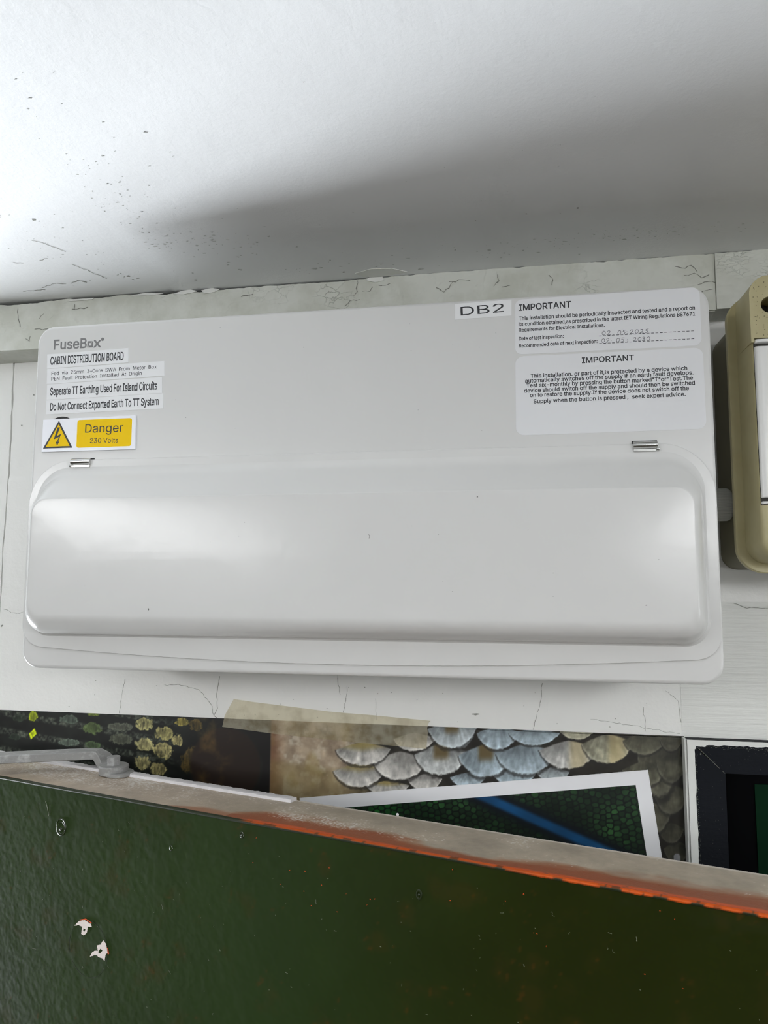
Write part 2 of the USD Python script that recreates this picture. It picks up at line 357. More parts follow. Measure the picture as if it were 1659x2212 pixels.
# lower lip of the beam, ragged where it meets the boards
tr = slab(np.linspace(-420, 252, 500), np.linspace(0, 1, 14), lambda u, v: np.stack([u, 92 + 22.5 * v, 135.6 - 2.6 * v], -1), (0, -0.11, -1), 1.6, lambda u, v: 0.9 * fb(u * 0.35, v * 22, 0, 0.35, 4, 51) - .4)[0]
o = obj('trim_3', tr, 'trim_paint'); tag(o, 'rough white underside strip below the crazed beam', 'trim', kind='structure')
tc = [crack(rng, p, w, .5) for p, w in (([(-309, 172), (-308.5, 166), (-307, 160), (-306, 156)], .7), ([(-292, 153), (-280, 152.5), (-276, 151), (-268, 152), (-262, 150)], .5), ([(-256, 173), (-256, 168.5)], .5), ([(-258, 168.5), (-250, 169), (-244, 169.3)], .5), ([(-300, 145), (-297, 143), (-296, 147)], .5), ([(-288, 162), (-284, 166)], .4),
     ([(-108, 169.5), (-103, 170), (-98, 170.8)], .6), ([(-12, 176), (-12.5, 172), (-12, 167), (-15, 164)], .5), ([(-8, 167), (-2, 166.5), (0, 170)], .5), ([(5, 171), (10, 170.5), (14, 172)], .5), ([(-22, 156), (-18, 160), (-10, 160.5)], .4), ([(50, 166), (56, 162), (60, 165), (63, 170)], .5), ([(60, 170), (70, 171), (76, 170)], .4), ([(94, 164), (98, 168), (97, 173)], .5), ([(100, 163), (106, 164)], .4),
     ([(135, 170), (138, 166), (137, 162)], .5), ([(225, 170), (232, 168), (236, 170), (240, 165)], .6), ([(231, 163), (238, 164), (243, 160), (248, 162)], .5), ([(232, 147), (236, 146), (241, 147), (243, 150), (250, 151)], .5), ([(140, 152), (152, 153)], .4), ([(240, 155), (250, 157), (252, 156)], .4))]
obj('paint_crack', flat(unary_union(tc), 89.62, 0.12), 'crack_dark', wall)
# lifted paint flakes along the joint
def flake(pts, y, z, t=0.5): return flat(Polygon(pts).buffer(0.15), y, t)
fl = [flake([(-166, 175.2), (-158, 174.4), (-150, 175.6), (-146, 176.4), (-152, 178), (-160, 177.2)], 89.4, 0), flake([(-140, 174), (-131, 174.6), (-127, 176.6), (-133, 178), (-142, 176.6)], 89.4, 0), flake([(-5, 175.5), (2, 173.5), (9, 174.5), (8, 177.6), (-2, 178)], 89.4, 0),
      flake([(-204, 176.6), (-188, 175.6), (-176, 176.4), (-190, 178)], 89.4, 0, .3), flake([(-262, 175.2), (-240, 175.6), (-238, 176.6), (-260, 176.6)], 89.4, 0, .3)]
for f_ in fl: obj('paint_flake', f_, 'flake_paint', wall)

# ceiling: two boards with a seam, fine orange-peel paint
def ceil_pts(z, seam):
    def f(u, v):
        x = u.copy()
        s = np.interp(v[0], [-1500, -130, -79, -12, 91, 200], [-150, -157.7, -159.9, -160.5, -166.5, -170]) if seam else None
        if seam == 'l': x[-1] = s - .12
        if seam == 'r': x[0] = s + .12
        return np.stack([x, v, np.full_like(u, z)], -1)
    return f
ceil = thing('ceiling', 'white painted board ceiling with mildew spots', 'ceiling', (0, -500, CEIL), kind='structure')
CV = np.concatenate([np.linspace(-4300, -400, 30), np.linspace(-380, 140, 130)])
ch = lambda u, v: 0.5 * (fb(u, v, 0, 0.012, 4, 61) - 0.5) * (v > -420)
m = slab(np.concatenate([[-2300, -1500, -900], np.linspace(-600, -175, 70), [-170, -165, -160]]), CV, ceil_pts(CEIL + 0.1, 'l'), (0, 0, -1), 12, ch)[0]
obj('ceiling_board', m, 'ceiling_paint', ceil)
m = slab(np.concatenate([[-160, -158, -154], np.linspace(-148, 600, 120), [900, 1500, 2300]]), CV, ceil_pts(CEIL - 0.45, 'r'), (0, 0, -1), 12, ch)[0]
obj('ceiling_board', m, 'ceiling_paint', ceil)
obj('joint_backing', bx(-180, -140, -4300, 140, CEIL + 4, CEIL + 12), 'flake_paint', ceil)
def under(poly, z, t=0.12):
    ms = [trimesh.creation.extrude_polygon(p, t, engine='earcut') for p in getattr(poly, 'geoms', [poly]) if p.area > 1e-6]
    m = trimesh.util.concatenate(ms); m.vertices[:, 2] = z - m.vertices[:, 2]; m.invert(); return m
spots, dark = [], []
def scatter(n, cx, cy, sx, sy, lo, hi, out):
    for _ in range(n):
        r = (lo + (hi - lo) * rng.random() ** 1.8) * .85; out.append(blob(rng, rng.normal(cx, sx), rng.normal(cy, sy), r * rng.uniform(.8, 1.8), r * rng.uniform(.6, 1.1), 7))
scatter(26, -118, -115, 22, 26, .25, .8, spots); scatter(70, -140, -45, 16, 30, .2, .8, spots); scatter(50, -112, 8, 22, 12, .3, 1.3, spots); scatter(22, -95, 22, 20, 10, .4, 1.6, spots)
scatter(60, 30, 60, 90, 9, .3, 1.7, spots); scatter(130, 190, 49, 60, 5, .15, .8, spots); scatter(40, -215, 10, 22, 30, .2, .7, spots); scatter(30, -235, -50, 14, 30, .2, .6, spots); scatter(30, 40, -20, 120, 60, .15, .35, spots)
scatter(10, -140, -40, 14, 25, .3, .7, dark); scatter(3, 20, 40, 90, 20, .4, .7, dark); scatter(6, -195, 55, 5, 6, .5, 1.2, dark)
dark.append(blob(rng, -85, -112, 1.1, .7)); dark.append(blob(rng, -205, -36, 1.4, 1.0)); dark.append(blob(rng, -20, 76, 1.0, .8)); dark.append(blob(rng, 117, 9, .5, .5))
clip = sbox(-154, -300, 420, 84); clipl = sbox(-420, -300, -172, 84)
obj('mildew_spots', under(unary_union([p.intersection(clip) for p in spots if p.intersects(clip)]), CEIL - 0.62), 'mildew', ceil, kind='stuff')
obj('mildew_spots', under(unary_union([p for p in spots if p.within(clipl)]), CEIL - 0.1), 'mildew', ceil, kind='stuff')
obj('mildew_spots', under(unary_union([p for p in dark if p.within(clip)]), CEIL - 0.66), 'mildew_dark', ceil, kind='stuff')
cc = [crack(rng, p, w, .5) for p, w in (([(-241, 62), (-233, 58), (-228, 62)], .7), ([(-270, 66), (-255, 60), (-246, 62)], .5), ([(-290, 70), (-270, 70)], .5), ([(-220, 30), (-214, 44), (-208, 58)], .4), ([(-225, -10), (-219, -4), (-212, 10)], .3), ([(-262, 20), (-255, 22)], .4), ([(-240, 20), (-232, 18)], .35))]
obj('paint_crack', under(unary_union(cc + [p for p in dark if p.within(clipl)]), CEIL - 0.12), 'crack_dark', ceil)
obj('paint_flake', under(Polygon([(-12, 80), (2, 74), (18, 76), (28, 84), (10, 88), (-6, 87)]).buffer(.3), CEIL - .4, .5), 'flake_paint', ceil)

# the rest of the room, behind the camera
o = obj('floor', bx(-2300, 2300, -4300, 160, -1930, -1900), 'floor_boards'); tag(o, 'dark boarded floor of the room', 'floor', kind='structure')
o = obj('wall_left', bx(-2320, -2300, -4300, 160, -1900, CEIL), 'dark_wall'); tag(o, 'plain dark side wall on the left', 'wall', kind='structure')
o = obj('wall_right', bx(2300, 2320, -4300, 160, -1900, CEIL), 'plain_wall'); tag(o, 'plain white side wall on the right', 'wall', kind='structure')
o = obj('wall_front', bx(-2300, 2300, -4320, -4300, -1900, CEIL), 'plain_wall'); tag(o, 'plain white wall behind the photographer', 'wall', kind='structure')

win2 = thing('window_2', 'window in the right-hand wall, outside the picture', 'window', (2290, -1000, -750), kind='structure')
for a_ in ((-1500, -1450.2, -720, 20), (-549.8, -500, -720, 20), (-1500, -500, -750, -720.2), (-1500, -500, 20.2, 50)):
    obj('frame', bx(2262, 2299.5, *a_), 'flake_paint', win2)

# ================================================================== the fuse board
unit = thing('consumer_unit', 'large pale grey metal fuse board with raised hinged lid, covered in printed labels', 'fuse board', (0, 90, -118))
R12 = 12.5
cover = loft([ring(-224, 224, -118.9, 118.9, R12, 0, 10, 2.6), ring(-224, 224, -118.9, 118.9, R12, 0.35, 10, 1.3), ring(-224, 224, -118.9, 118.9, R12, 1.2, 10, .4), ring(-224, 224, -118.9, 118.9, R12, 2.8, 10), ring(-224, 224, -118.9, 118.9, R12, 16, 10), ring(-224, 224, -118.9, 118.9, R12, 16, 10, 2)])
obj('cover', cover, 'powder_coat', unit)
obj('enclosure', loft([ring(-221.5, 221.5, -116.5, 116.5, 6, 15.9, 6), ring(-221.5, 221.5, -116.5, 116.5, 6, 89.9, 6)]), 'powder_coat', unit)
# lid: bowed plate with the raised pressing
xs = np.linspace(1, -1, 41)
def lid_outline(ins):
    pts = []
    x0, x1, zt, zb = -222.6 + ins, 222.6 - ins, 22.3 - ins, -104.6 + ins
    for cx, cz, a0, q in ((x0 + 31 - ins, zt - 31 + ins, 180, 31 - ins), (x1 - 31 + ins, zt - 31 + ins, 90, 31 - ins)):
        pts += [(cx + q * math.cos(math.radians(a)), cz + q * math.sin(math.radians(a))) for a in np.linspace(a0, a0 - 90, 14)]
    q = 15 - ins
    pts += [(x1 - q + q * math.cos(math.radians(a)), zb + q + q * math.sin(math.radians(a))) for a in np.linspace(0, -86, 10)]
    pts += [(x * (x1 - q), zb - 7.2 * (1 - x * x)) for x in xs[1:-1]]
    pts += [(x0 + q + q * math.cos(math.radians(a)), zb + q + q * math.sin(math.radians(a))) for a in np.linspace(-94, -180, 10)]
    return np.array(pts)
def lo(ins, y): p = lid_outline(ins); return np.stack([p[:, 0], np.full(len(p), y), p[:, 1]], 1)
plate = loft([lo(.6, -2.1), lo(.15, -1.9), lo(0, -1.4), lo(0, -.5)])
prof = [0, .004, .03, .08, .15, .25, .38, .5, .62, .73, .82, .89, .94, .97, .987, .996, 1.0]
def bump_ring(b, extra=0.0, y=None):
    t = min(b, 1.0); q = 1 - math.sqrt(max(0.0, 1 - t * t)); fil = 1.6 * max(0.0, 1 - t / .12) ** 2
    side = 10 * (.4 * t + .6 * q) - fil
    zt = 18 - 25 * float(np.interp(t, [0, .004, .03, .08, .15, .95, .99, 1.0], [0, .05, .14, .22, .29, .955, .985, 1.0])) - extra
    zb = -95.5 + 14 * q - fil + extra
    r = 24 - 14 * t; k = max(0.0, 1 - extra / 36.0)
    return ring(-215 + side + extra, 215 - side - extra, zb, zt, (r * k, r * k, (14 - 4 * t) * k, (14 - 4 * t) * k), -2.05 - 20.0 * b, 14)
bump = loft([bump_ring(b) for b in prof] + [bump_ring(1.004, 4), bump_ring(1.01, 14), bump_ring(1.02, 34)], cap0=False)
lid = obj('lid', cat([plate, bump]), 'powder_coat_lid', unit, smooth=38)
# hinge rolls
def hinge(x0, x1, z, flip):
    c = trimesh.creation.cylinder(radius=2.3, height=x1 - x0, sections=24); c.apply_transform(trimesh.transformations.rotation_matrix(math.pi / 2, [0, 1, 0])); c.apply_translation([(x0 + x1) / 2, -2.4, z])
    leaf = bx(x0 + .3, x1 - .3, -2.9, -1.9, z - 3.9, z - .5, .3)
    hg_ = obj('hinge', cat([c, leaf]), 'chrome', unit, smooth=40)
    e = x1 if flip else x0
    pin = trimesh.creation.cylinder(radius=1.2, height=1.6, sections=12); pin.apply_transform(trimesh.transformations.rotation_matrix(math.pi / 2, [0, 1, 0])); pin.apply_translation([e + (.2 if flip else -.2), -3.0, z - 2.6])
    obj('pin', pin, 'chrome', hg_)
    s = flat(sbox(x0 - 1.2, z + .2, x1 + 1.6, z + 2.9), -0.02, 0.12) if not flip else flat(sbox(x0 - .4, z + .6, x1 + .5, z + 3.2), -0.02, 0.12)
    obj('slot', s, 'dark_slot', hg_)
hinge(-191.0, -177.2, 20.7, False); hinge(176.8, 190.5, 21.2, True)
# dark round knock-out plug peeping out above the danger sign
obj('blanking_plug', flat(Point(-201.5, 41.7).buffer(11.6, quad_segs=24), 0.02, 0.5), 'dark_slot', unit)

def sticker(name, quad, mat, t=0.16, r=0.0, y=0.0, label=None):
    p = Polygon(quad)
    if r: p = p.buffer(-r).buffer(r, quad_segs=8)
    return obj(name, flat(p, y + .01, t), mat, unit, label=label)
def lettering(parent, items, y, mat='ink'):
    obj('lettering', cat([text(s, a, b, c, y, not s.startswith(('DB2', 'Fed', 'PEN'))) for s, a, b, c, bd in items]), mat, parent, smooth=False)
# maker's mark printed on the cover
osq = sbox(-184.75, 101.95, -180.85, 106.0).buffer(.25).difference(sbox(-183.7, 103.0, -181.9, 104.95)).difference(Polygon([(-182.1, 104.9), (-181.8, 104.9), (-181.1, 106.4), (-181.4, 106.4)])).difference(Polygon([(-183.5, 103.1), (-183.8, 103.1), (-184.5, 101.6), (-184.2, 101.6)]))
obj('printed_mark', cat([text('FuseB', (-210.8, 101.7), (-185.5, 101.6), 6.9, 0.0, True), text('x', (-180.3, 101.6), (-174.6, 101.6), 6.6, 0.0, True), flat(osq, 0, .05), flat(Point(-173.6, 107.1).buffer(1.2), 0, .05)]), 'logo_grey', unit, smooth=False, label='grey maker name printed on the cover')
s = sticker('label_strip', [(-215.5, 98.4), (-153.7, 99.7), (-153.4, 89.4), (-215.1, 88.0)], 'label_white', label='white strip reading CABIN DISTRIBUTION BOARD')
lettering(s, [('CABIN DISTRIBUTION BOARD', (-212.7, 90.8), (-157.1, 91.5), 5.6, False)], -.15)
s = sticker('label_strip', [(-215.0, 87.8), (-127.0, 89.2), (-126.4, 78.9), (-214.8, 76.9)], 'label_white', label='white strip with two small lines about the SWA feed')
lettering(s, [('Fed  via  25mm  3–Core  SWA  From  Meter  Box', (-211.4, 83.2), (-132.4, 84.3), 2.5, False), ('PEN  Fault  Protection  Installed  At  Origin', (-211.3, 79.3), (-143.3, 80.3), 2.5, False)], -.15)
s = sticker('label_strip', [(-214.5, 76.7), (-128.2, 78.0), (-127.8, 66.9), (-214.3, 65.5)], 'label_white', label='white strip about TT earthing for island circuits')
lettering(s, [('Seperate TT Earthing Used For Island Circuits', (-211.7, 68.9), (-131.5, 69.7), 5.3, False)], -.15)
s = sticker('label_strip', [(-214.5, 65.3), (-126.8, 66.7), (-126.4, 56.2), (-214.1, 55.2)], 'label_white', label='white strip reading Do Not Connect Exported Earth To TT System')
lettering(s, [('Do Not Connect Exported Earth To TT System', (-211.1, 58.0), (-130.0, 58.9), 5.1, False)], -.15)
s = sticker('danger_sign', [(-215.2, 51.3), (-145.8, 51.9), (-145.5, 28.6), (-215.3, 28.6)], 'sign_white', t=1.3, label='white and yellow danger 230 volts plate')
obj('yellow_panel', flat(sbox(-189, 30.8, -148.4, 50.1).buffer(-1.6).buffer(1.6), -1.29, .05), 'sign_yellow', s)
T3 = Polygon([(-203.1, 49.9), (-214.0, 31.1), (-192.2, 31.1)])
obj('warning_triangle', flat(T3.buffer(-1.0).buffer(.2), -1.29, .05), 'sign_yellow', s)
bolt = unary_union([Polygon([(-203.8, 45.5), (-202.1, 45.4), (-204.2, 39.4), (-201.0, 40.9), (-203.0, 35.3), (-203.8, 35.3), (-202.5, 38.8), (-206.4, 37.2)]), Polygon([(-203.6, 32.6), (-204.9, 35.7), (-203.4, 35.2), (-202.1, 35.6)])])
lettering_mesh = cat([flat(T3.buffer(.15, quad_segs=4).difference(T3.buffer(-1.05)), -1.29, .07), flat(bolt, -1.33, .05), text('Danger', (-182.9, 41.1), (-154.7, 40.9), 5.9, -1.33, False), text('230 Volts', (-178.9, 33.8), (-158.1, 33.6), 3.3, -1.33, False)])
obj('lettering', lettering_mesh, 'ink', s, smooth=False)
s = sticker('label_strip', [(70.8, 116.6), (106.6, 117.1), (106.4, 106.8), (70.8, 106.1)], 'label_white', label='white strip reading DB2')
lettering(s, [('DB2', (74.6, 108.7), (101.7, 109.4), 5.6, False)], -.15)
s = sticker('notice_label', [(108.6, 116.7), (218.4, 117.6), (218.5, 81.3), (108.3, 81.3)], 'paper_label', r=4.5, label='white rounded inspection notice with handwritten dates')
W1 = [('IMPORTANT', (111.1, 109.6), (142.9, 109.8), 3.9, True), ('This installation should be periodically inspected and tested and a report on', (110.9, 103.4), (215.4, 103.8), 2.3, False), ('its condition obtained,as prescribed in the latest IET Wiring Regulations BS7671', (110.8, 99.7), (215.4, 100.0), 2.25, False),
      ('Requirements for Electrical Installations.', (110.9, 95.9), (162.7, 96.2), 2.2, False), ('Date of last inspection:', (110.9, 90.4), (138.0, 90.6), 2.2, False), ('Recommended date of next inspection:', (110.8, 85.8), (158.1, 86.2), 2.2, False)]
lettering(s, W1, -.15)
dash = []
for z, zz in ((90.5, 90.6), (85.7, 85.9)):
    for i, x in enumerate(np.arange(159.1, 215, 2.55)):
        dash.append(sbox(x, z - .16, x + 1.65, z + .16))
obj('dashed_line', flat(unary_union(dash), -.15, .05), 'ink', s, smooth=False)
GL = {'0': [[(.5, 1), (.2, .85), (.05, .5), (.2, .12), (.5, 0), (.85, .2), (.95, .55), (.8, .88), (.45, .98)]], '2': [[(.05, .75), (.25, .98), (.6, 1), (.8, .78), (.65, .5), (.3, .2), (0, .02), (.45, .08), (1.05, .04)]],
      '3': [[(.1, .9), (.45, 1), (.75, .82), (.6, .58), (.3, .5), (.7, .42), (.85, .2), (.55, 0), (.05, .08)]], '5': [[(.85, 1), (.3, .98), (.2, .58), (.6, .62), (.85, .35), (.65, .05), (.1, .03)]], 'S': [[(.9, .98), (.35, .95), (.2, .65), (.65, .5), (.85, .25), (.5, 0), (.05, .1)]]}
def hand(s_, x, z, h, w, adv):
    out = []
    for ch_ in s_:
        if ch_ in GL:
            for st in GL[ch_]:
                out.append(LineString([(x + w * a + .12 * h * b, z + h * b) for a, b in st]).buffer(.13, quad_segs=2))
            x += adv
        elif ch_ in '.:':
            out.append(Point(x - .1, z + .25).buffer(.2, quad_segs=2))
            if ch_ == ':': out.append(Point(x - .1, z + 1.3).buffer(.2, quad_segs=2))
            x += adv * .45
        else: x += adv * .5
    return out
hw = hand('02', 160.8, 90.9, 2.5, 2.2, 3.0) + hand('.', 168.0, 90.7, 2.5, 2, 3) + hand('05', 170.1, 90.8, 2.4, 2.0, 2.7) + hand(':', 175.8, 90.8, 2.4, 2, 3) + hand('202S', 177.3, 90.8, 2.4, 2.2, 2.9)
hw += hand('02', 160.4, 86.2, 2.5, 2.0, 2.8) + hand(':', 166.6, 86.1, 2.4, 2, 3) + hand('05', 169.2, 86.1, 2.4, 2.0, 2.7) + hand(':', 176.0, 86.1, 2.4, 2, 3) + hand('2030', 179.1, 86.0, 2.4, 2.0, 2.6)
obj('handwriting', flat(unary_union(hw), -.15, .06), 'pen_ink', s, smooth=False)
s = sticker('notice_label', [(108.4, 80.1), (219.0, 80.0), (219.2, 30.5), (108.1, 30.0)], 'paper_label', r=5.0, label='larger white rounded notice about the test button')
W2 = [('IMPORTANT', (148.6, 73.9), (179.4, 74.1), 3.5, True), ('This installation. or part of it,is protected by a device which', (117.6, 66.1), (209.7, 66.7), 2.4, False), ('automatically switches off the supply if an earth fault develops.', (114.2, 63.1), (213.1, 63.8), 2.4, False),
      ('Test six-monthly by pressing the button marked"T"or"Test.The', (114.9, 60.1), (212.7, 60.6), 2.4, False), ('device should switch off the supply and should then be switched', (113.4, 56.9), (213.7, 57.5), 2.4, False), ('on to restore the supply.If the device does not switch off the', (117.0, 53.9), (210.2, 54.4), 2.4, False),
      ('Supply when the button is pressed ,  seek expert advice.', (119.1, 49.9), (208.2, 50.8), 2.4, False)]
lettering(s, W2, -.15)
# specks of dirt on cover and lid
ds = [blob(rng, rng.uniform(-120, 100), rng.uniform(30, 112), .22, .2, 6) for _ in range(14)]
obj('dirt_specks', flat(unary_union(ds), 0, .05), 'dust', unit, kind='stuff')
ds = [blob(rng, rng.uniform(-180, 190), rng.uniform(-74, -22), .22, .22, 6) for _ in range(14)] + [LineString([(20, -32), (20.6, -33), (20.2, -34.4)]).buffer(.12), blob(rng, -120.6, -78, .3, .6), blob(rng, 178, -73, .6, .25), blob(rng, 85, -4.5 - 6, .4, .4)]
obj('dirt_specks', flat(unary_union(ds), -22.3, .1), 'dust', unit, kind='stuff')

# ================================================================== old isolator box and gland at the right
iso = thing('isolator_switch', 'old cream plastic switch enclosure with white cover, right of the fuse board', 'isolator', (310, D, -50))
IX0, IX1 = 254.5, 372.0
obj('base', loft([ring(IX0, IX1, -50.5, 121, 11, 113.5, 8), ring(IX0, IX1, -50.5, 121, 11, 58, 8)]), 'beige_base', iso)
rimr = [ring(248.6, 378, -54, 131, 17, 60, 12, .4), ring(248.6, 378, -54, 131, 17, 59, 12), ring(248.6, 378, -54, 131, 17, 55.2, 12), ring(248.6, 378, -54, 131, 17, 54.6, 12, .7)]
obj('rim', loft(rimr), 'beige_plastic', iso)
body = loft([ring(254.3, 372, -48.2, 125, 13, 55, 12), ring(254.8, 371.5, -47.5, 124.5, 12.5, 36, 12), ring(255.6, 370.5, -46, 124, 12, 29.5, 12), ring(257.2, 369, -43.5, 123, 11, 27.3, 12), ring(259.5, 366.5, -41, 121, 9, 26.8, 12)])
import manifold3d as m3
def man(t): return m3.Manifold(m3.Mesh(np.asarray(t.vertices, np.float32), np.asarray(t.faces, np.uint32)))
def tm(m): q = m.to_mesh(); return trimesh.Trimesh(q.vert_properties[:, :3], q.tri_verts, process=False)
def ycyl(x, z, r, y0, y1, n=32):
    c = trimesh.creation.cylinder(radius=r, height=y1 - y0, sections=n); c.apply_transform(trimesh.transformations.rotation_matrix(math.pi / 2, [1, 0, 0])); c.apply_translation([x, (y0 + y1) / 2, z]); return c
# mounting lug standing out over the top of the rim, with its screw hole
lugp = unary_union([Point(266.0, 121.3).buffer(11.6, quad_segs=16), sbox(254.4, 90, 277.6, 121.3)])
lug = flat(lugp, 55, 29.0)
bod = man(body)
bod = bod + man(lug)
bod = bod - man(ycyl(266.3, 113.8, 5.3, 20, 50))
bod = bod - man(bx(256.2, 369, 20, 29.4, -12.6, 92.6))
bm = tm(bod)
obj('cover', bm, 'beige_plastic', iso, smooth=35)
obj('seam', bx(256.3, 369, 28.6, 29.6, -12.5, 92.5), 'seam_dark', iso)
wp = lambda z0, z1: loft([ring(256.5, 369, z0, z1, .7, 28.8, 5), ring(256.5, 369, z0, z1, .7, 27.4, 5), ring(257.3, 368.4, z0, z1, .7, 26.2, 5, .25), ring(259.4, 367, z0, z1, .7, 25.6, 5, .6)])
obj('front_panel', wp(-8.2, 87.6), 'white_plastic', iso)
obj('end_strip', wp(89.6, 92.2), 'white_plastic', iso); obj('end_strip', wp(-12.2, -10.2), 'white_plastic', iso)
scr = ycyl(266.3, 113.8, 4.6, 40, 49.9); obj('screw', scr, 'seam_dark', iso)
gr = [blob(rng, rng.uniform(256.5, 266), rng.uniform(94, 129), .28, .28, 6) for _ in range(40)]
gr = [p for p in gr if p.within(lugp.buffer(-1)) and not p.intersects(Point(266.3, 113.8).buffer(6))]
obj('dirt_specks', flat(unary_union(gr), 26.0, .1), 'grime', iso, kind='stuff')
gl = thing('cable_gland', 'ribbed off-white plastic gland joining the fuse board to the cream isolator', 'cable gland', (240, 86, -6))
ribs = []
th = np.linspace(0, 2 * math.pi, 145)[:-1]
def gring(x, r, rib): rr = r + rib * np.sign(np.sin(th * 36)) * .5; return np.stack([np.full_like(th, x), 86 + rr * np.cos(th), -6 + rr * np.sin(th)], 1)
obj('nut', loft([gring(221.6, 11.2, .5), gring(252, 11.2, .5), gring(253.6, 10.6, .3), gring(254.7, 9.6, .0)]), 'gland_plastic', gl, smooth=25)

# ================================================================== poster, photo print, tape
fan = [(76.8, -170.4, 108.5, -184.4), (100.6, -170.2, 137.8, -180.5), (137.4, -166.2, 163.0, -175.2), (153.1, -174.9, 189.5, -191.5), (182.3, -171.8, 212.0, -184.0), (208.0, -170.9, 223.5, -181.0), (122.7, -180.5, 164.4, -196.5), (90.8, -184.4, 134.7, -201.9), (62.8, -186.3, 103.5, -205.3), (52.7, -166.7, 76.7, -185.4), (181.1, -192.5, 211.3, -206.7), (205.0, -186.3, 226, -202.9),
       (203.0, -208.3, 226, -224.9), (205.3, -233.5, 222.2, -244.6), (39.7, -168.0, 76.7, -185.0), (29.4, -187.0, 70.3, -205.6), (-2.5, -193.8, 39.6, -210.7), (-33.5, -202.8, 7.3, -217.1), (-32.2, -187.0, 11.2, -200.8), (24.7, -207.4, 50.8, -217.3), (56.4, -204.5, 83.3, -213), (-8.2, -213.5, 25.5, -222), (87.5, -199.1, 120.6, -210), (13.3, -177.6, 45.3, -188.4), (120.7, -197.9, 143.9, -206.5), (192, -176, 222, -214), (186, -222, 214, -240), (208, -246, 226, -258)]
crocs = [(-297.2, -168.1, -288.9, -176.9, (150, 165, 30)), (-296.3, -183.2, -288.6, -191.3, (205, 225, 20)), (-246.5, -176.2, -230.2, -186.1, (88, 105, 62)), (-244.0, -167.9, -231.8, -170.8, (110, 125, 50)), (-245.0, -190.7, -229.7, -197.5, (80, 98, 66)), (-199.6, -170.9, -184.6, -181.0, (172, 166, 112)), (-182.7, -176.6, -166.6, -188.0, (168, 160, 104)), (-168.0, -182.6, -158.1, -192.1, (170, 160, 108)),
         (-165.3, -169.4, -153.5, -176.6, (150, 138, 70)), (-153.7, -170.1, -141.9, -180.2, (92, 78, 40)), (-199.8, -186.4, -184.0, -197.1, (175, 168, 116)), (-183.4, -189.8, -167.7, -203.0, (165, 156, 104)), (-200.1, -200.4, -185.8, -212.2, (160, 152, 104)), (-186.1, -205.6, -171.7, -215.5, (150, 140, 92)), (-268, -190, -250, -196, (105, 118, 104)), (-268, -171, -250, -178, (84, 96, 84)), (-225, -175, -203, -182, (92, 96, 82)), (-222, -184, -203, -193, (86, 90, 74)), (-312, -172, -300, -178, (50, 60, 48)), (-315, -188, -303, -193, (46, 56, 46)), (-160, -192, -136, -214, (80, 66, 34))]
